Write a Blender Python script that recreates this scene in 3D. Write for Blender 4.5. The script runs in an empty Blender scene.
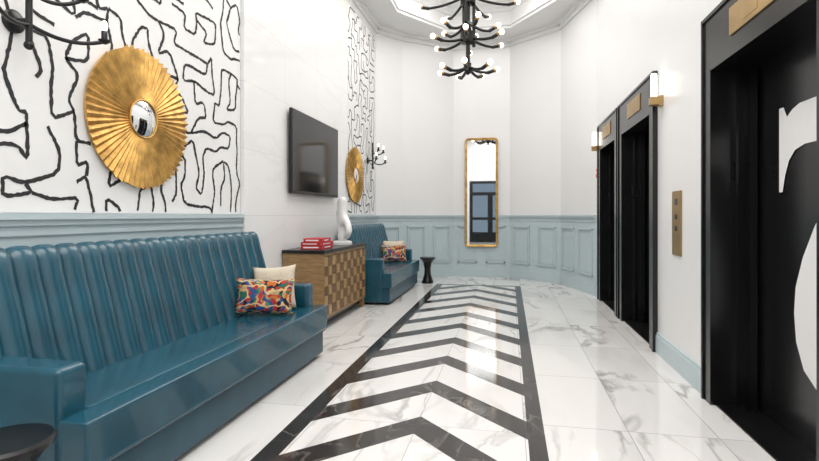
import bpy, bmesh, math, random
from mathutils import Vector, Matrix, geometry
random.seed(7)
D=bpy.data; C=bpy.context
scene=C.scene
try: scene.view_settings.view_transform='Standard'
except Exception: pass

# ------------------------------------------------------------ materials
def new_mat(name):
    m=D.materials.new(name); m.use_nodes=True
    nt=m.node_tree; b=nt.nodes['Principled BSDF']
    return m,nt,b
def N(nt,t,**kw):
    n=nt.nodes.new(t)
    for k,v in kw.items(): setattr(n,k,v)
    return n
def L(nt,a,b): nt.links.new(a,b)
def basic(name,col,rough=.5,metal=0,var=.06,scale=8,bump=0,bscale=60,coat=0,emit=0):
    m,nt,b=new_mat(name)
    tc=N(nt,'ShaderNodeTexCoord'); no=N(nt,'ShaderNodeTexNoise'); no.inputs['Scale'].default_value=scale
    L(nt,tc.outputs['Object'],no.inputs['Vector'])
    r=N(nt,'ShaderNodeValToRGB')
    r.color_ramp.elements[0].position=.3; r.color_ramp.elements[1].position=.7
    r.color_ramp.elements[0].color=[c*(1-var) for c in col]+[1]
    r.color_ramp.elements[1].color=[min(1,c*(1+var)) for c in col]+[1]
    L(nt,no.outputs['Fac'],r.inputs['Fac']); L(nt,r.outputs['Color'],b.inputs['Base Color'])
    b.inputs['Roughness'].default_value=rough; b.inputs['Metallic'].default_value=metal
    b.inputs['Coat Weight'].default_value=coat
    if bump:
        n2=N(nt,'ShaderNodeTexNoise'); n2.inputs['Scale'].default_value=bscale; n2.inputs['Detail'].default_value=4
        L(nt,tc.outputs['Object'],n2.inputs['Vector'])
        bp=N(nt,'ShaderNodeBump'); bp.inputs['Strength'].default_value=bump; bp.inputs['Distance'].default_value=.01
        L(nt,n2.outputs['Fac'],bp.inputs['Height']); L(nt,bp.outputs['Normal'],b.inputs['Normal'])
    if emit:
        b.inputs['Emission Color'].default_value=list(col)+[1]; b.inputs['Emission Strength'].default_value=emit
    return m
def math_n(nt,op,a,b=None,c=None):
    n=N(nt,'ShaderNodeMath',operation=op)
    for i,v in enumerate((a,b,c)):
        if v is None: continue
        if isinstance(v,(int,float)): n.inputs[i].default_value=v
        else: L(nt,v,n.inputs[i])
    return n.outputs[0]
def marble(name,base,vein,rough,axes,tw,th,ox,oy,strength=.8,scale=1.3,grout=(.55,.55,.55),gw=.004,thin=.03,cloud=.1):
    """tiled marble; axes = which object axes carry the tile grid"""
    m,nt,b=new_mat(name)
    tc=N(nt,'ShaderNodeTexCoord'); sp=N(nt,'ShaderNodeSeparateXYZ'); L(nt,tc.outputs['Object'],sp.inputs[0])
    u=sp.outputs[axes[0]]; v=sp.outputs[axes[1]]
    us=math_n(nt,'DIVIDE',math_n(nt,'SUBTRACT',u,ox),tw); vs=math_n(nt,'DIVIDE',math_n(nt,'SUBTRACT',v,oy),th)
    fu=math_n(nt,'FLOOR',us); fv=math_n(nt,'FLOOR',vs)
    cb=N(nt,'ShaderNodeCombineXYZ'); L(nt,fu,cb.inputs[0]); L(nt,fv,cb.inputs[1])
    wn=N(nt,'ShaderNodeTexWhiteNoise'); L(nt,cb.outputs[0],wn.inputs['Vector'])
    sc=N(nt,'ShaderNodeVectorMath',operation='SCALE'); L(nt,wn.outputs['Color'],sc.inputs[0]); sc.inputs['Scale'].default_value=7
    ad=N(nt,'ShaderNodeVectorMath',operation='ADD'); L(nt,tc.outputs['Object'],ad.inputs[0]); L(nt,sc.outputs[0],ad.inputs[1])
    mp=N(nt,'ShaderNodeMapping'); L(nt,ad.outputs[0],mp.inputs[0])
    mp.inputs['Rotation'].default_value=(.4,.3,.7); mp.inputs['Scale'].default_value=(1,.38,1)
    n1=N(nt,'ShaderNodeTexNoise'); n1.inputs['Scale'].default_value=scale; n1.inputs['Detail'].default_value=7; n1.inputs['Distortion'].default_value=.9
    L(nt,mp.outputs[0],n1.inputs['Vector'])
    ab=math_n(nt,'ABSOLUTE',math_n(nt,'SUBTRACT',n1.outputs['Fac'],.5))
    mr=N(nt,'ShaderNodeMapRange'); L(nt,ab,mr.inputs['Value']); mr.inputs['From Min'].default_value=0; mr.inputs['From Max'].default_value=thin
    mr.inputs['To Min'].default_value=1; mr.inputs['To Max'].default_value=0
    n2=N(nt,'ShaderNodeTexNoise'); n2.inputs['Scale'].default_value=scale*.9; L(nt,mp.outputs[0],n2.inputs['Vector'])
    mr2=N(nt,'ShaderNodeMapRange'); L(nt,n2.outputs['Fac'],mr2.inputs['Value']); mr2.inputs['From Min'].default_value=.40; mr2.inputs['From Max'].default_value=.6
    vm=math_n(nt,'MULTIPLY',mr.outputs[0],math_n(nt,'MULTIPLY',mr2.outputs[0],strength))
    n3=N(nt,'ShaderNodeTexNoise'); n3.inputs['Scale'].default_value=scale*1.4; n3.inputs['Detail'].default_value=5; L(nt,mp.outputs[0],n3.inputs['Vector'])
    mr3=N(nt,'ShaderNodeMapRange'); L(nt,n3.outputs['Fac'],mr3.inputs['Value']); mr3.inputs['From Min'].default_value=.5; mr3.inputs['From Max'].default_value=.75
    vm=math_n(nt,'MAXIMUM',vm,math_n(nt,'MULTIPLY',mr3.outputs[0],cloud*3))
    mx=N(nt,'ShaderNodeMix',data_type='RGBA'); mx.inputs['A'].default_value=list(base)+[1]; mx.inputs['B'].default_value=list(vein)+[1]
    L(nt,vm,mx.inputs['Factor'])
    def edge(s,w):
        fr=math_n(nt,'FRACT',s); d=math_n(nt,'MINIMUM',fr,math_n(nt,'SUBTRACT',1.0,fr))
        return math_n(nt,'LESS_THAN',d,gw/w)
    g=math_n(nt,'MAXIMUM',edge(us,tw),edge(vs,th))
    mg=N(nt,'ShaderNodeMix',data_type='RGBA'); L(nt,g,mg.inputs['Factor']); L(nt,mx.outputs['Result'],mg.inputs['A']); mg.inputs['B'].default_value=list(grout)+[1]
    L(nt,mg.outputs['Result'],b.inputs['Base Color']); b.inputs['Roughness'].default_value=rough
    return m
def wood(name,c1,c2,rough,sc=(3,30,3)):
    m,nt,b=new_mat(name)
    tc=N(nt,'ShaderNodeTexCoord'); mp=N(nt,'ShaderNodeMapping'); mp.inputs['Scale'].default_value=sc
    L(nt,tc.outputs['Object'],mp.inputs[0]); no=N(nt,'ShaderNodeTexNoise'); no.inputs['Scale'].default_value=2; no.inputs['Detail'].default_value=6; no.inputs['Distortion'].default_value=.6
    L(nt,mp.outputs[0],no.inputs['Vector']); r=N(nt,'ShaderNodeValToRGB')
    r.color_ramp.elements[0].position=.35; r.color_ramp.elements[1].position=.65
    r.color_ramp.elements[0].color=list(c1)+[1]; r.color_ramp.elements[1].color=list(c2)+[1]
    L(nt,no.outputs['Fac'],r.inputs['Fac']); L(nt,r.outputs['Color'],b.inputs['Base Color']); b.inputs['Roughness'].default_value=rough
    return m
def fabric_multi(name):
    m,nt,b=new_mat(name)
    tc=N(nt,'ShaderNodeTexCoord'); no=N(nt,'ShaderNodeTexNoise'); no.inputs['Scale'].default_value=9
    L(nt,tc.outputs['Object'],no.inputs['Vector'])
    mx=N(nt,'ShaderNodeMix',data_type='VECTOR'); mx.inputs['Factor'].default_value=.12
    L(nt,tc.outputs['Object'],mx.inputs['A']); L(nt,no.outputs['Color'],mx.inputs['B'])
    vo=N(nt,'ShaderNodeTexVoronoi'); vo.inputs['Scale'].default_value=36; L(nt,mx.outputs['Result'],vo.inputs['Vector'])
    sp=N(nt,'ShaderNodeSeparateColor'); L(nt,vo.outputs['Color'],sp.inputs[0])
    r=N(nt,'ShaderNodeValToRGB'); r.color_ramp.interpolation='CONSTANT'
    cols=[(.42,.02,.02),(.55,.14,.02),(.02,.14,.09),(.02,.08,.25),(.5,.34,.16),(.01,.01,.02),(.5,.04,.04),(.06,.24,.2)]
    els=r.color_ramp.elements
    els[0].position=0; els[0].color=list(cols[0])+[1]; els[1].position=1/8; els[1].color=list(cols[1])+[1]
    for i in range(2,8):
        e=els.new(i/8); e.color=list(cols[i])+[1]
    L(nt,sp.outputs[0],r.inputs['Fac'])
    wv=N(nt,'ShaderNodeTexWave',wave_type='RINGS'); wv.inputs['Scale'].default_value=9; wv.inputs['Distortion'].default_value=9; L(nt,tc.outputs['Object'],wv.inputs['Vector'])
    th=math_n(nt,'GREATER_THAN',wv.outputs['Fac'],.9)
    m2=N(nt,'ShaderNodeMix',data_type='RGBA'); L(nt,th,m2.inputs['Factor']); L(nt,r.outputs['Color'],m2.inputs['A']); m2.inputs['B'].default_value=(.7,.5,.25,1)
    L(nt,m2.outputs['Result'],b.inputs['Base Color']); b.inputs['Roughness'].default_value=.85
    return m
def glass(name):
    m,nt,b=new_mat(name)
    b.inputs['Base Color'].default_value=(.75,.8,.85,1); b.inputs['Transmission Weight'].default_value=1; b.inputs['Roughness'].default_value=.02; b.inputs['IOR'].default_value=1.1
    return m

M_wall=basic('white_wall_paint',(.81,.81,.815),.25,var=.006,scale=2)
M_ceil=basic('ceiling_paint',(.80,.80,.80),.6,var=.01)
M_wains=basic('pale_blue_paint',(.50,.595,.625),.35,var=.02)
M_wmarb=marble('wall_marble_tile',(.81,.81,.815),(.58,.58,.59),.10,(1,2),.9,.6,4.06,.0,strength=.16,scale=1.0,grout=(.64,.64,.64),gw=.002,thin=.03,cloud=.008)
M_floor=marble('floor_marble',(.78,.77,.76),(.25,.24,.23),.075,(0,1),.46,.92,.19,.2,strength=.75,scale=1.5,grout=(.42,.42,.41),gw=.0025,thin=.036,cloud=.09)
M_field=marble('floor_inlay_white_marble',(.79,.78,.77),(.3,.29,.28),.08,(0,1),.6,1.36,-.515,.1,strength=.7,scale=1.9,grout=(.4,.4,.4),gw=.002,thin=.03,cloud=.07)
M_black=marble('floor_inlay_black_marble',(.024,.021,.020),(.18,.16,.15),.10,(0,1),.61,.34,-.515,.1,strength=.8,scale=4,grout=(.07,.07,.07),gw=.001,thin=.03,cloud=.05)
M_teal=basic('teal_leather',(.007,.072,.112),.25,var=.18,scale=5,bump=.10,bscale=180,coat=.3)
M_tealbase=basic('teal_leather_base',(.006,.06,.095),.34,var=.15,scale=5)
M_gold=basic('gold_leaf',(.58,.345,.105),.40,metal=.8,var=.32,scale=14,bump=.25,bscale=40)
M_brass=basic('brushed_brass',(.42,.28,.12),.35,metal=.9,var=.08)
M_mirror=basic('mirror_glass',(.85,.87,.88),.02,metal=1,var=.005)
M_blk=basic('black_metal',(.010,.010,.011),.3,metal=.2,var=.1)
M_blkp=basic('black_elevator_enamel',(.007,.007,.008),.22,var=.1)
M_elin=basic('elevator_jamb_steel',(.03,.03,.032),.3,metal=.8,var=.1)
M_wpaper=basic('wallpaper_white',(.80,.80,.80),.6,var=.015)
M_wline=basic('wallpaper_ink',(.018,.018,.02),.7,var=.3,scale=60)
M_screen=basic('tv_screen',(.008,.008,.009),.08,var=.05)
M_bulb=basic('bulb_glass',(1,.90,.72),.1,emit=4,var=0)
M_tube=basic('light_tube',(1,.93,.80),.3,emit=5,var=0)
M_white=basic('white_ceramic',(.82,.82,.82),.3,var=.02)
M_pil=basic('cream_fabric',(.68,.60,.48),.9,var=.06,scale=40,bump=.3,bscale=200)
M_multi=fabric_multi('tropical_print_fabric')
M_red=basic('red_book_cloth',(.5,.02,.03),.5,var=.05)
M_page=basic('paper',(.8,.78,.72),.8,var=.03)
M_wood=wood('console_oak',(.24,.14,.06),(.37,.23,.105),.4,(4,4,30))
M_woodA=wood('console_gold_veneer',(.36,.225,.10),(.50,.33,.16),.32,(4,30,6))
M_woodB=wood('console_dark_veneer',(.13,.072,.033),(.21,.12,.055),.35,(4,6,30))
M_num=basic('white_vinyl',(.85,.85,.85),.4,var=.01)
M_firered=basic('fire_alarm_red',(.6,.02,.02),.4,var=.02)
M_glass=glass('clear_glass')

# ------------------------------------------------------------ helpers
def link(o,parent=None):
    C.collection.objects.link(o)
    if parent:
        o.parent=parent; o.matrix_parent_inverse=Matrix.Translation(-Vector(parent.location))
    return o
def empty(name,loc=(0,0,0)):
    e=D.objects.new(name,None); e.location=loc; e.empty_display_size=.1
    C.collection.objects.link(e); return e
def mesh(name,verts,faces,mats,parent=None,smooth=False,mi=None,bevel=0,bseg=3,sub=0):
    me=D.meshes.new(name); me.from_pydata([tuple(v) for v in verts],[],faces)
    if not isinstance(mats,(list,tuple)): mats=[mats]
    for m in mats: me.materials.append(m)
    if mi:
        for p,i in zip(me.polygons,mi): p.material_index=i
    bm=bmesh.new(); bm.from_mesh(me); bmesh.ops.recalc_face_normals(bm,faces=bm.faces); bm.to_mesh(me); bm.free()
    if smooth:
        for p in me.polygons: p.use_smooth=True
    o=D.objects.new(name,me); link(o,parent)
    if bevel:
        b=o.modifiers.new('bevel','BEVEL'); b.width=bevel; b.segments=bseg; b.limit_method='ANGLE'
        for p in me.polygons: p.use_smooth=True
        w=o.modifiers.new('wn','WEIGHTED_NORMAL')
    if sub:
        s=o.modifiers.new('sub','SUBSURF'); s.levels=sub; s.render_levels=sub
    return o
BF=[(0,3,2,1),(4,5,6,7),(0,1,5,4),(1,2,6,5),(2,3,7,6),(3,0,4,7)]
def boxv(x0,x1,y0,y1,z0,z1):
    return [(x0,y0,z0),(x1,y0,z0),(x1,y1,z0),(x0,y1,z0),(x0,y0,z1),(x1,y0,z1),(x1,y1,z1),(x0,y1,z1)]
def box(name,x0,x1,y0,y1,z0,z1,m,parent=None,bevel=0,bseg=3):
    return mesh(name,boxv(x0,x1,y0,y1,z0,z1),BF,m,parent,bevel=bevel,bseg=bseg)
def multi(name,hexes,m,parent=None,bevel=0):
    V=[];F=[];MI=[]
    for hv,i in hexes:
        o=len(V); V+=hv; F+=[tuple(a+o for a in f) for f in BF]; MI+=[i]*6
    return mesh(name,V,F,m,parent,mi=MI,bevel=bevel)
def prism(p,q,z0,z1,o0,o1,t0=0,t1=1):
    p=Vector(p);q=Vector(q);d=(q-p);n=Vector((-d.y,d.x)).normalized()
    a=p+d*t0;b=p+d*t1
    A=a+n*o0;B=b+n*o0;Cc=b+n*o1;Dd=a+n*o1
    return [(A.x,A.y,z0),(B.x,B.y,z0),(Cc.x,Cc.y,z0),(Dd.x,Dd.y,z0),(A.x,A.y,z1),(B.x,B.y,z1),(Cc.x,Cc.y,z1),(Dd.x,Dd.y,z1)]
def tube(name,pts,r,m,parent=None,res=4):
    cu=D.curves.new(name,'CURVE'); cu.dimensions='3D'; cu.bevel_depth=r; cu.bevel_resolution=res; cu.use_fill_caps=True
    s=cu.splines.new('POLY'); s.points.add(len(pts)-1)
    for i,p in enumerate(pts): s.points[i].co=(*p,1)
    s.use_smooth=True
    cu.materials.append(m); o=D.objects.new(name,cu); return link(o,parent)
def arc(p0,p1,p2,n=10):
    p0,p1,p2=map(Vector,(p0,p1,p2))
    return [(1-t)**2*p0+2*t*(1-t)*p1+t*t*p2 for t in [i/n for i in range(n+1)]]
def lathe(name,prof,loc,m,parent=None,axis='Z',seg=40,smooth=True,bevel=0):
    V=[];F=[]
    for r,z in prof:
        for i in range(seg):
            a=2*math.pi*i/seg; p=(r*math.cos(a),r*math.sin(a),z)
            if axis=='X': p=(z,r*math.cos(a),r*math.sin(a))
            if axis=='Y': p=(r*math.cos(a),z,r*math.sin(a))
            V.append((p[0]+loc[0],p[1]+loc[1],p[2]+loc[2]))
    for j in range(len(prof)-1):
        for i in range(seg):
            k=(i+1)%seg; F.append((j*seg+i,j*seg+k,(j+1)*seg+k,(j+1)*seg+i))
    F.append(tuple(range(seg))); F.append(tuple((len(prof)-1)*seg+i for i in range(seg)))
    o=mesh(name,V,F,m,parent,smooth=smooth)
    if smooth:
        e=o.modifiers.new('es','EDGE_SPLIT'); e.split_angle=math.radians(40)
    return o
def ball(name,loc,r,m,parent=None,sz=1.0,seg=16):
    prof=[(max(.0005,r*math.sin(math.pi*i/12)),-r*sz*math.cos(math.pi*i/12)) for i in range(13)]
    return lathe(name,prof,loc,m,parent,seg=seg)

XL,XR,CX=-2.34,1.28,-.53
H=4.6; YB=-3.0
WH=1.2
# ------------------------------------------------------------ floor + inlay
outline=[(XR,YB),(XR,7.85),(.90,9.15),(.02,9.875),(-1.08,9.875),(-1.96,9.17),(XL,8.68),(XL,YB)]
mesh('floor',boxv(XL-.15,XR+.4,YB-.1,10.0,-.1,0),BF,M_floor)
YE=8.6
xo0,xi0,xi1,xo1=-1.242,-1.13,.10,.192
V=[];F=[];MI=[]
def quad(pts,mi,z):
    o=len(V); V.extend([(x,y,z) for x,y in pts]); F.append(tuple(range(o,o+len(pts)))); MI.append(mi)
quad([(xi0,-.9),(xi1,-.9),(xi1,YE),(xi0,YE)],0,.0008)
quad([(xo0,-1),(xi0,-1),(xi0,YE+.1),(xo0,YE+.1)],1,.0012)
quad([(xi1,-1),(xo1,-1),(xo1,YE+.1),(xi1,YE+.1)],1,.0012)
quad([(xi0,YE),(xi1,YE),(xi1,YE+.1),(xi0,YE+.1)],1,.0012)
quad([(xi0,-1),(xi1,-1),(xi1,-.9),(xi0,-.9)],1,.0012)
def clip(poly,y,keep_below):
    out=[]
    for i in range(len(poly)):
        a=poly[i];b=poly[(i+1)%len(poly)]
        ia=(a[1]<=y)==keep_below; ib=(b[1]<=y)==keep_below
        if ia: out.append(a)
        if ia!=ib:
            t=(y-a[1])/(b[1]-a[1]); out.append((a[0]+t*(b[0]-a[0]),y))
    return out
xc=-.515; per=.66; wd=.24
k=-6
while True:
    ya=3.60+per*k; k+=1
    if ya-wd-.62>YE: break
    for xe in (xi0,xi1):
        dx=abs(xe-xc)
        p=[(xc,ya),(xe,ya-dx),(xe,ya-dx-wd),(xc,ya-wd)]
        p=clip(p,YE,True); 
        if len(p)>2: p=clip(p,-.9,False)
        if len(p)>2: quad(p,1,.0012)
mesh('floor_inlay',V,F,[M_field,M_black],mi=MI)

# ------------------------------------------------------------ walls
names=['wall_back_right_outer','wall_back_right_inner','wall_back','wall_back_left_inner','wall_back_left_outer']
pts=outline[1:7]
for i,nm in enumerate(names):
    mesh(nm,prism(pts[i],pts[i+1],0,H+.02,-.1,0),BF,M_wall)
def wainscot(name,p,q,npan,parent=None,bb=True):
    hx=[(prism(p,q,0,WH-.03,0,.014),0)]
    hx.append((prism(p,q,WH-.05,WH-.02,0,.03),0)); hx.append((prism(p,q,WH-.02,WH+.01,0,.045),0)); hx.append((prism(p,q,WH-.1,WH-.075,0,.024),0))
    hx.append((prism(p,q,0,.15,0,.028),0)); hx.append((prism(p,q,.15,.17,0,.022),0))
    Ln=(Vector(q)-Vector(p)).length
    for j in range(npan):
        a=(j/npan)*Ln+.09; b=((j+1)/npan)*Ln-.09
        w=.025; z0,z1=.28,WH-.2
        for (s0,s1,a0,a1) in ((a,b,z0,z0+w),(a,b,z1-w,z1),(a,a+w,z0,z1),(b-w,b,z0,z1)):
            hx.append((prism(p,q,a0,a1,.014,.034,s0/Ln,s1/Ln),0))
        i2=.05
        for (s0,s1,a0,a1) in ((a+i2,b-i2,z0+i2,z0+i2+.01),(a+i2,b-i2,z1-i2-.01,z1-i2),(a+i2,a+i2+.01,z0+i2,z1-i2),(b-i2-.01,b-i2,z0+i2,z1-i2)):
            hx.append((prism(p,q,a0,a1,.014,.022,s0/Ln,s1/Ln),0))
    return multi(name,hx,M_wains,parent)
npn=[2,2,2,2,1]
for i in range(5):
    wainscot('trim_%d'%(i+1),pts[i],pts[i+1],npn[i])
hx=[]
allp=[(XR,YB)]+pts+[(XL,YB)]
for i in range(len(allp)-1):
    hx.append((prism(allp[i],allp[i+1],H-.06,H,0,.08),0)); hx.append((prism(allp[i],allp[i+1],H-.13,H-.06,0,.035),0))
multi('trim_8',hx,M_ceil)
wl=box('wall_left',XL-.1,XL,YB,8.72,0,H+.02,M_wmarb)
wainscot('trim_9',(XL,4.06),(XL,1.3),3)
wainscot('trim_12',(XL,1.3),(XL,YB),4)
wainscot('trim_10',(XL,8.66),(XL,7.06),2)
box('trim_11',XL,XL+.035,4.07,4.66,0,H-.13,M_wmarb,bevel=.003)
# wallpaper with inked meander pattern
def wallpaper(name,y0,y1,z0,z1,x,seed,sy=.118,sz=.112,hw=.0100):
    rnd=random.Random(seed)
    V=[(x,y0,z0),(x,y1,z0),(x,y1,z1),(x,y0,z1),(x+.004,y0,z0),(x+.004,y1,z0),(x+.004,y1,z1),(x+.004,y0,z1)]
    F=[tuple(f) for f in BF]; MI=[0]*6
    ny=max(3,int((y1-y0)/sy)); nz=int((z1-z0)/sz)
    P={}
    for i in range(-1,ny+1):
        for j in range(-1,nz+1):
            P[i,j]=(y0+(i+.5+(.0 if j%2 else .2))/ny*(y1-y0)+rnd.uniform(-.38,.38)*sy, z0+(j+.5)/nz*(z1-z0)+rnd.uniform(-.38,.38)*sz)
    used=set(); paths=[]
    cells=list(P); rnd.shuffle(cells)
    for c in cells:
        if c in used: continue
        path=[c]; used.add(c); last=None
        tgt=rnd.randint(12,40)
        while len(path)<tgt:
            i,j=path[-1]
            opts=[(a,b) for a,b in ((1,0),(-1,0),(0,1),(0,-1)) if (i+a,j+b) in P and (i+a,j+b) not in used]
            if not opts: break
            w=[ (2 if o==last else 1)*(2.0 if o[1] else 1) for o in opts]
            o_=rnd.choices(opts,w)[0]; last=o_
            n=(i+o_[0],j+o_[1]); path.append(n); used.add(n)
        pts_=[P[q] for q in path]
        nb=lambda q:[(q[0]+a,q[1]+b) for a,b in ((1,0),(-1,0),(0,1),(0,-1)) if (q[0]+a,q[1]+b) in P and (q[0]+a,q[1]+b) in used and (q[0]+a,q[1]+b) not in path[:3]+path[-3:]]
        if rnd.random()<.95 or len(path)<3:
            o=nb(path[0])
            if o: pts_.insert(0,P[rnd.choice(o)])
        if rnd.random()<.75:
            o=nb(path[-1])
            if o: pts_.append(P[rnd.choice(o)])
        if len(pts_)>1: paths.append(pts_)
    for path in paths:
        q=path
        r=[q[0]]
        for a,b in zip(q[:-1],q[1:]):
            r+= [(a[0]*.83+b[0]*.17,a[1]*.83+b[1]*.17),(a[0]*.17+b[0]*.83,a[1]*.17+b[1]*.83)]
        r.append(q[-1]); q=r
        s=[]
        for a,b in zip(q[:-1],q[1:]):
            n=max(1,int(math.dist(a,b)/.016))
            for t in range(n): s.append((a[0]+(b[0]-a[0])*t/n,a[1]+(b[1]-a[1])*t/n))
        s.append(q[-1])
        o=len(V); cnt=len(s); ok=[]
        for idx,pnt in enumerate(s):
            a=s[max(0,idx-1)]; b=s[min(cnt-1,idx+1)]
            dx,dy=b[0]-a[0],b[1]-a[1]; l=math.hypot(dx,dy) or 1
            nx,nyy=-dy/l,dx/l
            ok.append(y0<=pnt[0]<=y1 and z0<=pnt[1]<=z1)
            w1=hw*rnd.uniform(.65,1.35); w2=hw*rnd.uniform(.65,1.35)
            for w in (w1,-w2):
                yy=min(max(pnt[0]+nx*w,y0),y1); zz=min(max(pnt[1]+nyy*w,z0),z1)
                V.append((x+.0055,yy,zz))
        for idx in range(cnt-1):
            if ok[idx] and ok[idx+1]:
                F.append((o+2*idx,o+2*idx+1,o+2*idx+3,o+2*idx+2)); MI.append(1)
    me=D.meshes.new(name); me.from_pydata(V,[],F); me.materials.append(M_wpaper); me.materials.append(M_wline)
    for p,i in zip(me.polygons,MI): p.material_index=i
    ob=D.objects.new(name,me); link(ob,wl); return ob
wallpaper('wallpaper_panel',.2,4.05,WH+.015,H-.14,XL,3)
wallpaper('wallpaper_panel',7.06,8.55,WH+.015,4.35,XL,11)
# right wall, with elevator openings
ops=[(2.35,3.49,.10),(4.87,6.05,.13),(6.40,7.42,.13)]
DH=2.13
hx=[];y=YB
for a,b,_ in ops:
    hx.append((boxv(XR,XR+.3,y,a,0,H+.02),0)); hx.append((boxv(XR,XR+.3,a,b,DH,H+.02),0)); y=b
hx.append((boxv(XR,XR+.3,y,7.9,0,H+.02),0))
multi('wall_right',hx,M_wall)
hx=[]
for a,b in ((YB,2.2),(3.605,4.73),(7.56,7.84)):
    hx.append((boxv(XR-.018,XR,a,b,0,.15),0)); hx.append((boxv(XR-.011,XR,a,b,.15,.175),0))
multi('baseboard_right',hx,M_wains)
# rear wall w/ entry opening
ox0,ox1,oh=-1.75,.1,2.75
multi('wall_rear',[(boxv(XL-.1,ox0,YB-.15,YB,0,H),0),(boxv(ox1,XR+.3,YB-.15,YB,0,H),0),(boxv(ox0,ox1,YB-.15,YB,oh,H),0)],M_wall)
ed=empty('door_1',((ox0+ox1)/2,YB-.07,0))
cxm=(ox0+ox1)/2
hx=[(boxv(ox0,ox0+.14,YB-.12,YB-.0,0,oh),0),(boxv(ox1-.14,ox1,YB-.12,YB-.0,0,oh),0),(boxv(ox0+.14,ox1-.14,YB-.12,YB-.0,oh-.12,oh),0),(boxv(ox0+.14,ox1-.14,YB-.12,YB-.0,2.1,2.25),0),
    (boxv(cxm-.11,cxm+.11,YB-.12,YB-.0,0,2.1),0),(boxv(ox0+.14,cxm-.11,YB-.12,YB-.0,0.002,.45),0),(boxv(cxm+.11,ox1-.14,YB-.12,YB-.0,.002,.45),0),
    (boxv(ox0+.14,cxm-.11,YB-.12,YB-.0,1.0,1.12),0),(boxv(cxm+.11,ox1-.14,YB-.12,YB-.0,1.0,1.12),0)]
multi('door_frame',hx,M_blk,ed)
box('door_glazing',ox0+.14,ox1-.14,YB-.065,YB-.055,.45,2.63,M_glass,ed)
# ceiling with octagonal tray recess
a_=1.30; b0,b1=2.6,9.25; ch_=.62
inner=[(CX+a_,b0+ch_),(CX+a_,8.15),(CX+.55,b1),(CX-.55,b1),(CX-a_,8.15),(CX-a_,b0+ch_),(CX-a_+ch_,b0),(CX+a_-ch_,b0)]
cyy=(b0+b1)/2; nn=len(inner)
ol=[(XR+.1,YB),(XR+.1,7.9),(.98,9.22),(.06,9.97),(-1.12,9.97),(-2.03,9.22),(XL-.08,8.7),(XL-.08,YB)]
tri=geometry.tessellate_polygon([[Vector((x,y,0)) for x,y in ol],[Vector((x,y,0)) for x,y in inner]])
V=[(x,y,H) for x,y in ol+inner]; F=[tuple(t) for t in tri]
def ringloop(s,z):
    o=len(V)
    for x,y in inner: 
        V.append((CX+(x-CX)*(1-s/a_),cyy+(y-cyy)*(1-s/((b1-b0)/2)),z))
    return o
prev=len(ol)
for s,z in ((0,H+.05),(.03,H+.05),(.03,H+.09),(.0,H+.10),(0,H+.30),(.03,H+.31),(.05,H+.35),(.10,H+.37),(.10,H+.40)):
    o=ringloop(s,z)
    for i in range(nn):
        k=(i+1)%nn; F.append((prev+i,prev+k,o+k,o+i))
    prev=o
F.append(tuple(prev+i for i in range(nn)))
mesh('ceiling',V,F,M_ceil)

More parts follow.
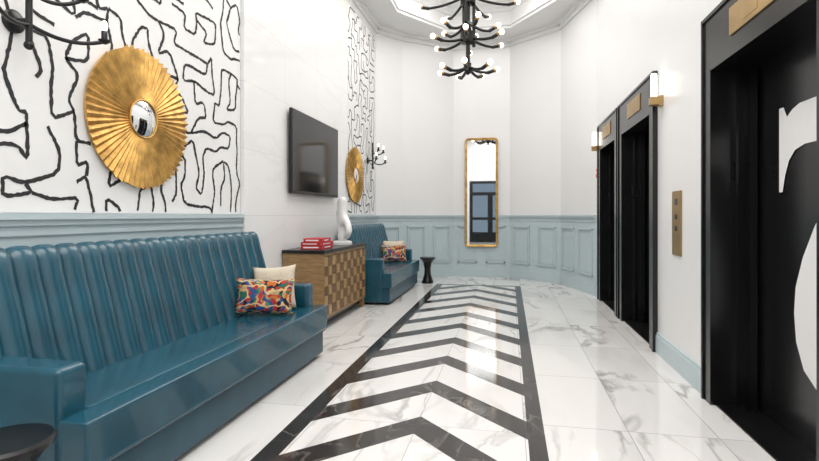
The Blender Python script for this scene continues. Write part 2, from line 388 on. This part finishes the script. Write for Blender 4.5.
# ------------------------------------------------------------ sofas
def sofa(y0,y1):
    e=empty('sofa',(-1.95,(y0+y1)/2,0))
    xb=XL+.05
    prof=[(-1.99,.40),(-2.02,.5),(-2.06,.65),(-2.10,.80),(-2.135,.92),(-2.15,.99),(-2.165,1.03),(-2.19,1.055),(-2.22,1.06),(-2.25,1.05),(xb,1.0),(xb,.30)]
    nch=round((y1-y0-.06)/.125); ns=10
    ya,yb=y0+.01,y1-.01
    V=[];F=[]; n=nch*ns+1
    for i in range(n):
        y=ya+(yb-ya)*i/(n-1); t=(i%ns)/ns
        bul=.032*(abs(math.sin(math.pi*i/ns))**.55)
        ed=min(y-ya,yb-y); er=.06; k=0
        if ed<er: k=er-math.sqrt(max(0,er*er-(er-ed)**2))
        for j,(x,z) in enumerate(prof):
            if j<10:
                a=prof[max(0,j-1)]; b=prof[j+1]; dx,dz=b[0]-a[0],b[1]-a[1]; l=math.hypot(dx,dz)
                nx,nz=dz/l,-dx/l
                w=bul*(1 if j<7 else (.8,.6,.3)[j-7])-.018
                V.append((x+nx*(w)-(k*.6 if j<7 else 0),y,z+nz*(w)-(k if j>=5 else 0)))
            else: V.append((x,y,z-(k if z>.9 else 0)))
    m=len(prof)
    for i in range(n-1):
        for j in range(m):
            k=(j+1)%m; F.append((i*m+j,i*m+k,(i+1)*m+k,(i+1)*m+j))
    F.append(tuple(range(m))); F.append(tuple((n-1)*m+j for j in range(m)))
    o=mesh('back_channels',V,F,M_teal,e,smooth=True)
    es=o.modifiers.new('es','EDGE_SPLIT'); es.split_angle=math.radians(50)
    nx,ny=12,30; Y0,Y1=y0+.0,y1-.0
    def cushion(name,X0,X1,Y0,Y1,z0,z1,crown,bev):
        V=[];F=[]
        for s in (0,1):
            for i in range(nx+1):
                for j in range(ny+1):
                    u=i/nx; v=j/ny
                    z=z0 if s==0 else z1+crown*(1-(2*u-1)**4)*(1-(2*v-1)**6)
                    V.append((X0+(X1-X0)*u,Y0+(Y1-Y0)*v,z))
        o=(nx+1)*(ny+1)
        idx=lambda s,i,j:s*o+i*(ny+1)+j
        for i in range(nx):
            for j in range(ny):
                F.append((idx(0,i,j),idx(0,i,j+1),idx(0,i+1,j+1),idx(0,i+1,j))); F.append((idx(1,i,j),idx(1,i+1,j),idx(1,i+1,j+1),idx(1,i,j+1)))
        for i in range(nx):
            for j in (0,ny): F.append((idx(0,i,j),idx(0,i+1,j),idx(1,i+1,j),idx(1,i,j)))
        for j in range(ny):
            for i in (0,nx): F.append((idx(0,i,j),idx(0,i,j+1),idx(1,i,j+1),idx(1,i,j)))
        return mesh(name,V,F,M_teal,e,bevel=bev,bseg=4)
    cushion('seat_cushion',-1.66,-1.53,Y0,Y1,.235,.43,.004,.028)
    cushion('seat_cushion_inner',-2.04,-1.645,y0+.13,y1-.13,.235,.432,.008,.015)
    box('seat_rail',-2.06,-1.56,y0+.02,y1-.02,.03,.238,M_tealbase,e,bevel=.015)
    for a,b in ((y0,y0+.14),(y1-.14,y1)):
        box('arm',xb+.02,-1.655,a,b,.03,.62,M_teal,e,bevel=.028,bseg=4)
    for yy in (y0+.1,y1-.1):
        for xx in (-2.2,-1.62):
            lathe('foot',[(.018,0),(.025,.032)],(xx,yy,0),M_blk,e,seg=16)
    tube('piping_low',[(-1.534,y0+.02,.252),(-1.534,y1-.02,.252)],.006,M_teal,e)
    return e
sofa(1.58,4.08)
sofa(6.46,8.58)
def pillow(name,loc,w,h,t,rot,m):
    V=[];F=[];n=18
    for s in (1,-1):
        for i in range(n+1):
            for j in range(n+1):
                u=-1+2*i/n;v=-1+2*j/n
                th=t/2*(max(0,1-u**4)**.6)*(max(0,1-v**4)**.6)
                px=u*w/2*(1-.10*(1-v*v)); pz=v*h/2*(1-.10*(1-u*u))
                wr=.006*math.sin(9*u+5*v)*(1-abs(u)**2)*(1-abs(v)**2)
                V.append((px,s*(th+wr*.5),pz))
    o=(n+1)**2
    for s in (0,1):
        for i in range(n):
            for j in range(n):
                a=s*o+i*(n+1)+j; f=(a,a+1,a+n+2,a+n+1); F.append(f if s else f[::-1])
    me=D.meshes.new(name); me.from_pydata(V,[],F); bm=bmesh.new(); bm.from_mesh(me)
    bmesh.ops.remove_doubles(bm,verts=bm.verts,dist=.0005); bmesh.ops.recalc_face_normals(bm,faces=bm.faces); bm.to_mesh(me); bm.free()
    for p in me.polygons: p.use_smooth=True
    me.materials.append(m); ob=D.objects.new(name,me); ob.location=loc; ob.rotation_euler=rot; link(ob); return ob
rd=math.radians
pillow('throw_pillow',(-1.83,3.53,.582),.44,.28,.13,(rd(-14),rd(3),rd(24)),M_multi)
pillow('throw_pillow',(-1.88,3.79,.612),.36,.36,.12,(rd(-14),rd(-4),rd(12)),M_pil)
pillow('throw_pillow',(-1.84,7.95,.580),.43,.29,.13,(rd(-14),0,rd(24)),M_multi)
pillow('throw_pillow',(-1.92,8.22,.605),.38,.36,.12,(rd(-14),0,rd(12)),M_pil)

# ------------------------------------------------------------ console
ce=empty('console_cabinet',(-2.1,5.6,0))
cy0,cy1,cx0,cx1=4.86,6.41,XL+.012,-1.87
ch=.84
multi('carcass',[(boxv(cx0,cx1-.03,cy0+.02,cy1-.02,.12,ch-.03),0)],M_wood,ce,bevel=.004)
box('top',cx0,cx1+.012,cy0,cy1,ch-.035,ch,M_blk,ce,bevel=.004)
multi('plinth',[(boxv(cx0+.02,cx1-.06,cy0+.05,cy1-.05,.06,.12),0)],M_blk,ce)
for yy in (cy0+.03,cy1-.09):
    for xx in (cx0+.01,cx1-.07):
        box('foot',xx,xx+.06,yy,yy+.06,0,.12,M_wood,ce,bevel=.003)
hx=[(boxv(cx1-.03,cx1,cy0+.02,cy1-.02,.12,.15),0),(boxv(cx1-.03,cx1,cy0+.02,cy1-.02,ch-.065,ch-.036),0)]
nd=4; dw=(cy1-cy0-.04)/nd
for i in range(nd+1):
    yy=cy0+.02+i*dw; a=max(cy0+.02,yy-.008); b=min(cy1-.02,yy+.008); hx.append((boxv(cx1-.03,cx1+.002,a,b,.15,ch-.065),0))
multi('door_frames',hx,M_wood,ce)
V=[];F=[];MI=[]
for d in range(nd):
    a=cy0+.02+d*dw+.01; b=a+dw-.02
    nc,nr=3,6
    hh=(ch-.225)/nr
    for c in range(nc):
        for r in range(nr):
            ya=a+(b-a)*c/nc+.002; yb=a+(b-a)*(c+1)/nc-.002
            z0=.155+hh*r; z1=z0+hh-.004
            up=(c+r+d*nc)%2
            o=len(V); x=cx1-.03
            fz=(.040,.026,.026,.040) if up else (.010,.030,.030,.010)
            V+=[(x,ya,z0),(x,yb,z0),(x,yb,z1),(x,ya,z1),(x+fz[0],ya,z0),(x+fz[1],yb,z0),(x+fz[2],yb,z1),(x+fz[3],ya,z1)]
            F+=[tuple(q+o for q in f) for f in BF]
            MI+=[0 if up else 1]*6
mesh('sculpted_fronts',V,F,[M_woodA,M_woodB],ce,mi=MI)
# books
bk=empty('book_stack',(-2.05,5.16,ch))
z=ch
for i,(w,l,t,m,r) in enumerate(((.25,.34,.038,M_red,.05),(.24,.33,.034,M_red,-.04),(.22,.30,.038,M_red,.08))):
    c,s=math.cos(r),math.sin(r)
    def rot(vs): return [(-2.06+x*c-y*s,5.17+x*s+y*c,zz) for x,y,zz in vs]
    z0=z+.001
    multi('book',[(rot(boxv(-w/2,w/2,-l/2,l/2,z0,z0+.004)),0),(rot(boxv(-w/2,w/2,-l/2,l/2,z0+t-.004,z0+t)),0),(rot(boxv(w/2-.004,w/2,-l/2,l/2,z0+.004,z0+t-.004)),0),
        (rot(boxv(-w/2+.006,w/2-.004,-l/2+.005,l/2-.005,z0+.004,z0+t-.004)),1),(rot(boxv(w/2,w/2+.0006,-l/2+.05,l/2-.09,z0+.013,z0+t-.013)),2),(rot(boxv(-w/2+.006,w/2-.008,-l/2-.0008,-l/2+.004,z0+.004,z0+t-.004)),0),(rot(boxv(-w/2+.03,w/2-.05,-l/2-.0014,-l/2,z0+.012,z0+t-.012)),2)],[m,M_page,M_white],bk)
    z=z0+t
def skin(name,verts,edges,rad,m,parent=None,sub=2):
    me=D.meshes.new(name); me.from_pydata(verts,edges,[]); me.materials.append(m)
    o=D.objects.new(name,me); link(o,parent)
    s=o.modifiers.new('skin','SKIN')
    for i,r in enumerate(rad): me.skin_vertices[0].data[i].radius=(r,r)
    me.skin_vertices[0].data[0].use_root=True
    s.use_smooth_shade=True
    u=o.modifiers.new('sub','SUBSURF'); u.levels=sub; u.render_levels=sub
    return o
bx,by=-2.03,5.93
se=empty('abstract_sculpture',(bx,by,ch))
lathe('base',[(.12,0),(.12,.03),(.10,.045),(.06,.05)],(bx,by,ch+.001),M_white,se)
vv=[(0,0,.03),(0,.0,.12),(.01,.02,.21),(.02,.02,.30),(.0,-.01,.37),(-.01,-.02,.45),(0,.01,.51),(.0,-.01,.60),
    (.10,-.10,.27),(.13,-.13,.17),(.07,-.07,.08),(-.09,.13,.30),(-.11,.16,.40),(-.04,.07,.47)]
vv=[(bx+a,by+b,ch+c) for a,b,c in vv]
skin('figure',vv,[(0,1),(1,2),(2,3),(3,4),(4,5),(5,6),(6,7),(3,8),(8,9),(9,10),(3,11),(11,12),(12,13),(13,5)],
     [.07,.065,.07,.065,.055,.05,.065,.06,.045,.042,.04,.04,.036,.034],M_white,se)

# ------------------------------------------------------------ tv
te=empty('wall_television',(XL+.05,5.75,1.9))
ty0,ty1,tz0,tz1=5.00,6.48,1.44,2.36
box('wall_bracket',XL,XL+.03,5.5,6.1,1.7,2.1,M_blk,te)
box('housing',XL+.028,XL+.062,ty0,ty1,tz0,tz1,M_blk,te,bevel=.006)
box('screen',XL+.061,XL+.0635,ty0+.02,ty1-.02,tz0+.035,tz1-.02,M_screen,te)

# ------------------------------------------------------------ sunburst mirrors
def sunburst(yc,zc,R,seed):
    rnd=random.Random(seed)
    e=empty('sunburst_mirror',(XL,yc,zc))
    n=60; V=[];F=[]; rings=[.115,.2,.3,.38,.44]
    x0=XL+.012
    for i in range(2*n):
        a=math.pi*i/n; ridge=i%2==0
        sc=R/.44
        tip=(1+rnd.uniform(-.025,.02)) if ridge else .97
        for j,r in enumerate(rings):
            t=j/(len(rings)-1)
            rr=r*sc*(1 if j<4 else tip)
            hgt=.022-.004*t+ ((.010 if ridge else -.008)*(.35+.65*t))
            V.append((x0+hgt,yc+rr*math.cos(a),zc+rr*math.sin(a)))
        V.append((x0,yc+rings[-1]*sc*.97*math.cos(a),zc+rings[-1]*sc*.97*math.sin(a)))
        V.append((x0-.006,yc+.1*math.cos(a),zc+.1*math.sin(a)))
    m=len(rings)+2
    for i in range(2*n):
        k=(i+1)%(2*n)
        for j in range(m):
            jj=(j+1)%m
            F.append((i*m+j,k*m+j,k*m+jj,i*m+jj))
    mesh('rays',V,F,M_gold,e)
    prof=[(.120+.005*math.cos(t),.026+.007*math.sin(t)) for t in [2*math.pi*i/12 for i in range(13)]]
    lathe('ring',prof,(XL+.012,yc,zc),M_gold,e,axis='X',seg=48)
    Rc=.32; cap=[(r,.024+math.sqrt(Rc*Rc-r*r)-math.sqrt(Rc*Rc-.117**2)) for r in (.117,.105,.09,.075,.06,.045,.03,.015,.001)]
    lathe('glass',[(.117,.018)]+cap,(XL+.012,yc,zc),M_mirror,e,axis='X',seg=64)
sunburst(2.82,1.82,.45,1)
sunburst(7.38,1.82,.43,2)

# ------------------------------------------------------------ sconces (left wall)
def sconce(y,z):
    e=empty('wall_sconce',(XL,y,z))
    lathe('backplate',[(.002,.0),(.055,.0),(.055,.012),(.045,.02),(.002,.022)],(XL+.006,y,z),M_blk,e,axis='X',seg=32)
    tube('stem_out',[(XL+.02,y,z),(XL+.10,y,z)],.012,M_blk,e)
    tube('stem_vertical',[(XL+.10,y,z-.11),(XL+.10,y,z+.30)],.015,M_blk,e)
    ball('finial',(XL+.10,y,z-.12),.022,M_blk,e)
    for s,dz,ln in ((1,-.02,.30),(-1,-.02,.30),(1,.14,.16),(-1,.14,.16)):
        p=arc((XL+.10,y,z+dz),(XL+.16,y+s*ln*.55,z+dz-.07),(XL+.24,y+s*ln,z+dz+.01),12)
        tube('arm',p,.010,M_blk,e)
        q=p[-1]
        lathe('cup',[(.012,-.012),(.028,.0),(.030,.007),(.015,.009),(.015,.05),(.013,.055)],(q.x,q.y,q.z),M_blk,e,seg=20)
        ball('bulb',(q.x,q.y,q.z+.082),.016,M_bulb,e,sz=1.8)
sconce(1.98,2.13)
sconce(8.10,2.12)

# ------------------------------------------------------------ side tables
def stool(x,y):
    lathe('side_table',[(.10,0),(.105,.02),(.09,.06),(.06,.16),(.055,.25),(.075,.36),(.115,.42),(.135,.43),(.138,.45),(.13,.46),(.002,.461)],(x,y,0),M_blk,None,seg=48)
stool(-1.63,1.36); stool(-1.42,8.78)

# ------------------------------------------------------------ tall mirror on back wall
me_=empty('wall_mirror',(CX,9.85,1.65))
def rrect(cx,cz,w,h,r,n=8):
    o=[]
    for (sx,sz,a0) in ((1,1,0),(-1,1,90),(-1,-1,180),(1,-1,270)):
        for i in range(n+1):
            a=math.radians(a0+90*i/n); o.append((cx+sx*(w/2-r)+r*math.cos(a),cz+sz*(h/2-r)+r*math.sin(a)))
    return o
def rframe(name,y,w,h,r,prof,m,parent):
    V=[];F=[]; loops=[]
    for inset,dep in prof:
        L_=rrect(CX,1.65,w-2*inset,h-2*inset,max(.005,r-inset)); loops.append(len(V)); V.extend([(x,y-dep,z) for x,z in L_])
    n=len(L_)
    for a,b in zip(loops,loops[1:]+loops[:1]):
        for i in range(n):
            k=(i+1)%n; F.append((a+i,a+k,b+k,b+i))
    return mesh(name,V,F,m,parent,smooth=False)
rframe('frame',9.84,.64,2.12,.07,[(0,0),(0,.03),(.010,.045),(.033,.04),(.045,.025),(.045,0)],M_gold,me_)
L_=rrect(CX,1.65,.565,2.04,.035); V=[(x,9.825,z) for x,z in L_]; mesh('glass',V,[tuple(range(len(V)))],M_mirror,me_)

# ------------------------------------------------------------ elevators
def elevator(a,b,cw,n7=False):
    e=empty('elevator',(XR+.1,(a+b)/2,0))
    xf=XR-.03; top=2.46
    hx=[(boxv(xf,XR,a-cw,a,0,top),0),(boxv(xf,XR,b,b+cw,0,top),0),(boxv(xf,XR,a,b,DH,top),0),
        (boxv(xf-.012,XR,a-cw-.012,a-cw+.01,0,top+.012),0),(boxv(xf-.012,XR,b+cw-.01,b+cw+.012,0,top+.012),0),(boxv(xf-.012,XR,a-cw,b+cw,top-.01,top+.012),0)]
    multi('casing',hx,M_blkp,e)
    hx=[(boxv(XR-.03,XR+.22,a,a+.012,0.0,DH),0),(boxv(XR-.03,XR+.22,b-.012,b,0,DH),0),(boxv(XR-.03,XR+.22,a,b,DH-.012,DH),0),
        (boxv(XR+.10,XR+.112,b-.06,b-.012,0,DH),0),(boxv(XR+.16,XR+.2,b-.10,b-.012,0,DH-.01),0)]
    multi('jambs',hx,M_blkp,e)
    mid=(a+b)/2
    box('door_panel_far',XR+.22,XR+.25,mid+.002,b-.012,.01,DH,M_blkp,e)
    box('door_panel_near',XR+.215,XR+.245,a+.012,mid-.002,.01,DH,M_blkp,e)
    box('sill',XR+.0,XR+.25,a,b,0,.008,M_elin,e)
    box('floor_number_plate',xf-.010,xf,mid-.26,mid+.26,2.23,2.39,M_brass,e,bevel=.003)
    box('plate_inset',xf-.012,xf-.009,mid-.08,mid+.08,2.26,2.36,M_brass,e)
    box('indicator_panel',XR+.085,XR+.135,b-.018,b-.0115,1.42,1.53,M_elin,e)
    for zz in (1.455,1.495):
        box('indicator_lamp',XR+.10,XR+.12,b-.0195,b-.0175,zz-.009,zz+.009,M_white,e)
    if n7:
        P=[(0,1.33),(.035,1.33),(.06,1.42),(.10,1.50),(.16,1.55),(.25,1.57),(.58,1.57),(.45,1.3),(.33,1.14),(.23,.98),(.165,.82),(.15,.68),(.17,.53),(.24,.40),(.35,.335),(.46,.34),(.55,.41),(.58,.52),(.56,.66),(.53,.8),(.54,.98),(.60,1.2),(.70,1.45),(.76,1.6),(.76,1.79),(.20,1.79),(.13,1.77),(.08,1.74),(.045,1.80),(0,1.80)]
        x=XR+.214
        V=[(x,3.17-u,z) for u,z in P]+[(x-.001,3.17-u,z) for u,z in P]; n=len(P)
        F=[tuple(range(n)),tuple(range(2*n-1,n-1,-1))]+[(i,(i+1)%n,n+(i+1)%n,n+i) for i in range(n)]
        mesh('number_graphic',V,F,M_num,e)
for i,(a,b,cw) in enumerate(ops): elevator(a,b,cw,n7=(i==0))
cp=empty('elevator_call_panel',(XR,4.2,1.14))
box('plate',XR-.012,XR,4.10,4.30,.89,1.39,M_brass,cp,bevel=.003)
for zz in (1.10,1.19):
    lathe('button',[(.002,-.006),(.02,-.006),(.022,0)],(XR-.012,4.2,zz),M_blk,cp,axis='X',seg=24)
box('keyhole_panel',XR-.0135,XR-.0115,4.17,4.23,1.28,1.33,M_blk,cp)
def lantern(y,z):
    e=empty('hall_lantern',(XR,y,z))
    box('mount',XR-.03,XR,y-.035,y+.035,z-.11,z-.02,M_brass,e,bevel=.003)
    box('cradle',XR-.10,XR-.03,y-.04,y+.04,z-.10,z-.03,M_brass,e,bevel=.004)
    lathe('tube',[(.022,0),(.024,.01),(.024,.19),(.02,.2)],(XR-.065,y,z-.03),M_tube,e,seg=24)
lantern(4.60,2.24); lantern(7.66,2.24)
fa=empty('fire_alarm',(XR,7.70,1.82)); box('body',XR-.03,XR,7.64,7.74,1.75,1.88,M_firered,fa,bevel=.006); box('lens',XR-.042,XR-.03,7.67,7.71,1.80,1.85,M_white,fa,bevel=.004)

# ------------------------------------------------------------ chandelier
che=empty('chandelier',(CX,6.6,4.9))
cx,cy=CX,6.6
lathe('canopy',[(.09,0),(.09,.02),(.03,.04)],(cx,cy,H+.355),M_blk,che,seg=32)
tube('drop_rod',[(cx,cy,3.12),(cx,cy,H+.37)],.028,M_blk,che)
for k_ in range(3):
    a=k_*2.09+.3; tube('drop_rod_outer',[(cx+.08*math.cos(a),cy+.08*math.sin(a),3.42+.15*k_),(cx+.08*math.cos(a),cy+.08*math.sin(a),4.5)],.022,M_blk,che)
for z0,z1,r in ((3.08,3.2,.045),(3.47,3.60,.10),(3.98,4.1,.10)):
    lathe('hub',[(.01,z0-.03),(r,z0),(r,z1),(.01,z1+.02)],(cx,cy,0),M_blk,che,seg=24)
def arms(z,R,n,ph,drop,tilt):
    for i in range(n):
        a=ph+2*math.pi*i/n; c,s=math.cos(a),math.sin(a)
        q=Vector((cx+R*.78*c,cy+R*.78*s,z))
        p=arc((cx+.02*c,cy+.02*s,z+drop),(cx+R*.4*c,cy+R*.4*s,z-.01),tuple(q),8)
        tube('arm',p,.019,M_blk,che)
        dr=Vector((c,s,tilt)).normalized()
        tube('socket',[q-dr*.01,q+dr*.075],.024,M_blk,che)
        tube('collar',[q+dr*.075,q+dr*.105],.028,M_brass,che)
        ball('bulb',tuple(q+dr*.133),.034,M_bulb,che)
arms(3.08,.34,7,.2,.07,.35)
arms(3.46,.48,6,.55,.08,.3)
arms(3.62,.36,5,.1,.12,.6)
arms(4.0,.70,7,.3,.10,.3)
arms(4.20,.42,5,.5,.12,.6)

for i,(x,y) in enumerate(((-2.0,1.5),(1.0,1.5),(-2.08,4.2),(1.03,4.2),(-2.08,6.8),(1.03,6.8),(-.5,.8),(-.5,-1.2))):
    lathe('added_glow_disc',[(.002,0),(.055,0),(.055,-.004),(.075,-.004),(.075,.0)],(x,y,H-.002),M_tube,None,seg=24)  # glowing discs added to light the room, out of view

# ------------------------------------------------------------ lights
def area(name,loc,sx,sy,e,rot=(0,0,0),col=(1,.972,.935)):
    l=D.lights.new(name,'AREA'); l.shape='RECTANGLE'; l.size=sx; l.size_y=sy; l.energy=e; l.color=col
    o=D.objects.new(name,l); o.location=loc; o.rotation_euler=rot; link(o); return o
area('added_fill_tray',(CX,6.0,4.93),2.0,4.8,130)  # added downward fill inside the tray, not an actual fixture
area('added_fill_tray_up',(CX,6.2,4.68),1.7,5.0,22,(rd(180),0,0))  # added uplight that brightens the tray ceiling, no cove lamp known
area('added_fill_front',(CX,.6,4.55),2.8,3.0,122)  # added overhead fill for the near walls and floor, out of view
area('added_fill_rear',(CX,-1.8,4.55),2.4,1.5,52)  # added fill behind the camera, stands for no known fitting
w=D.worlds.new('World'); scene.world=w; w.use_nodes=True
bg=w.node_tree.nodes['Background']; bg.inputs[0].default_value=(.42,.5,.58,1); bg.inputs[1].default_value=.7

# ------------------------------------------------------------ camera
cam=D.cameras.new('Camera'); co=D.objects.new('Camera',cam); C.collection.objects.link(co)
co.location=(0,0,1.2); co.rotation_euler=(rd(90),0,math.atan(99.5/500))
cam.sensor_width=36; cam.lens=500/819*36; cam.shift_y=-15/819; cam.clip_start=.05
scene.camera=co
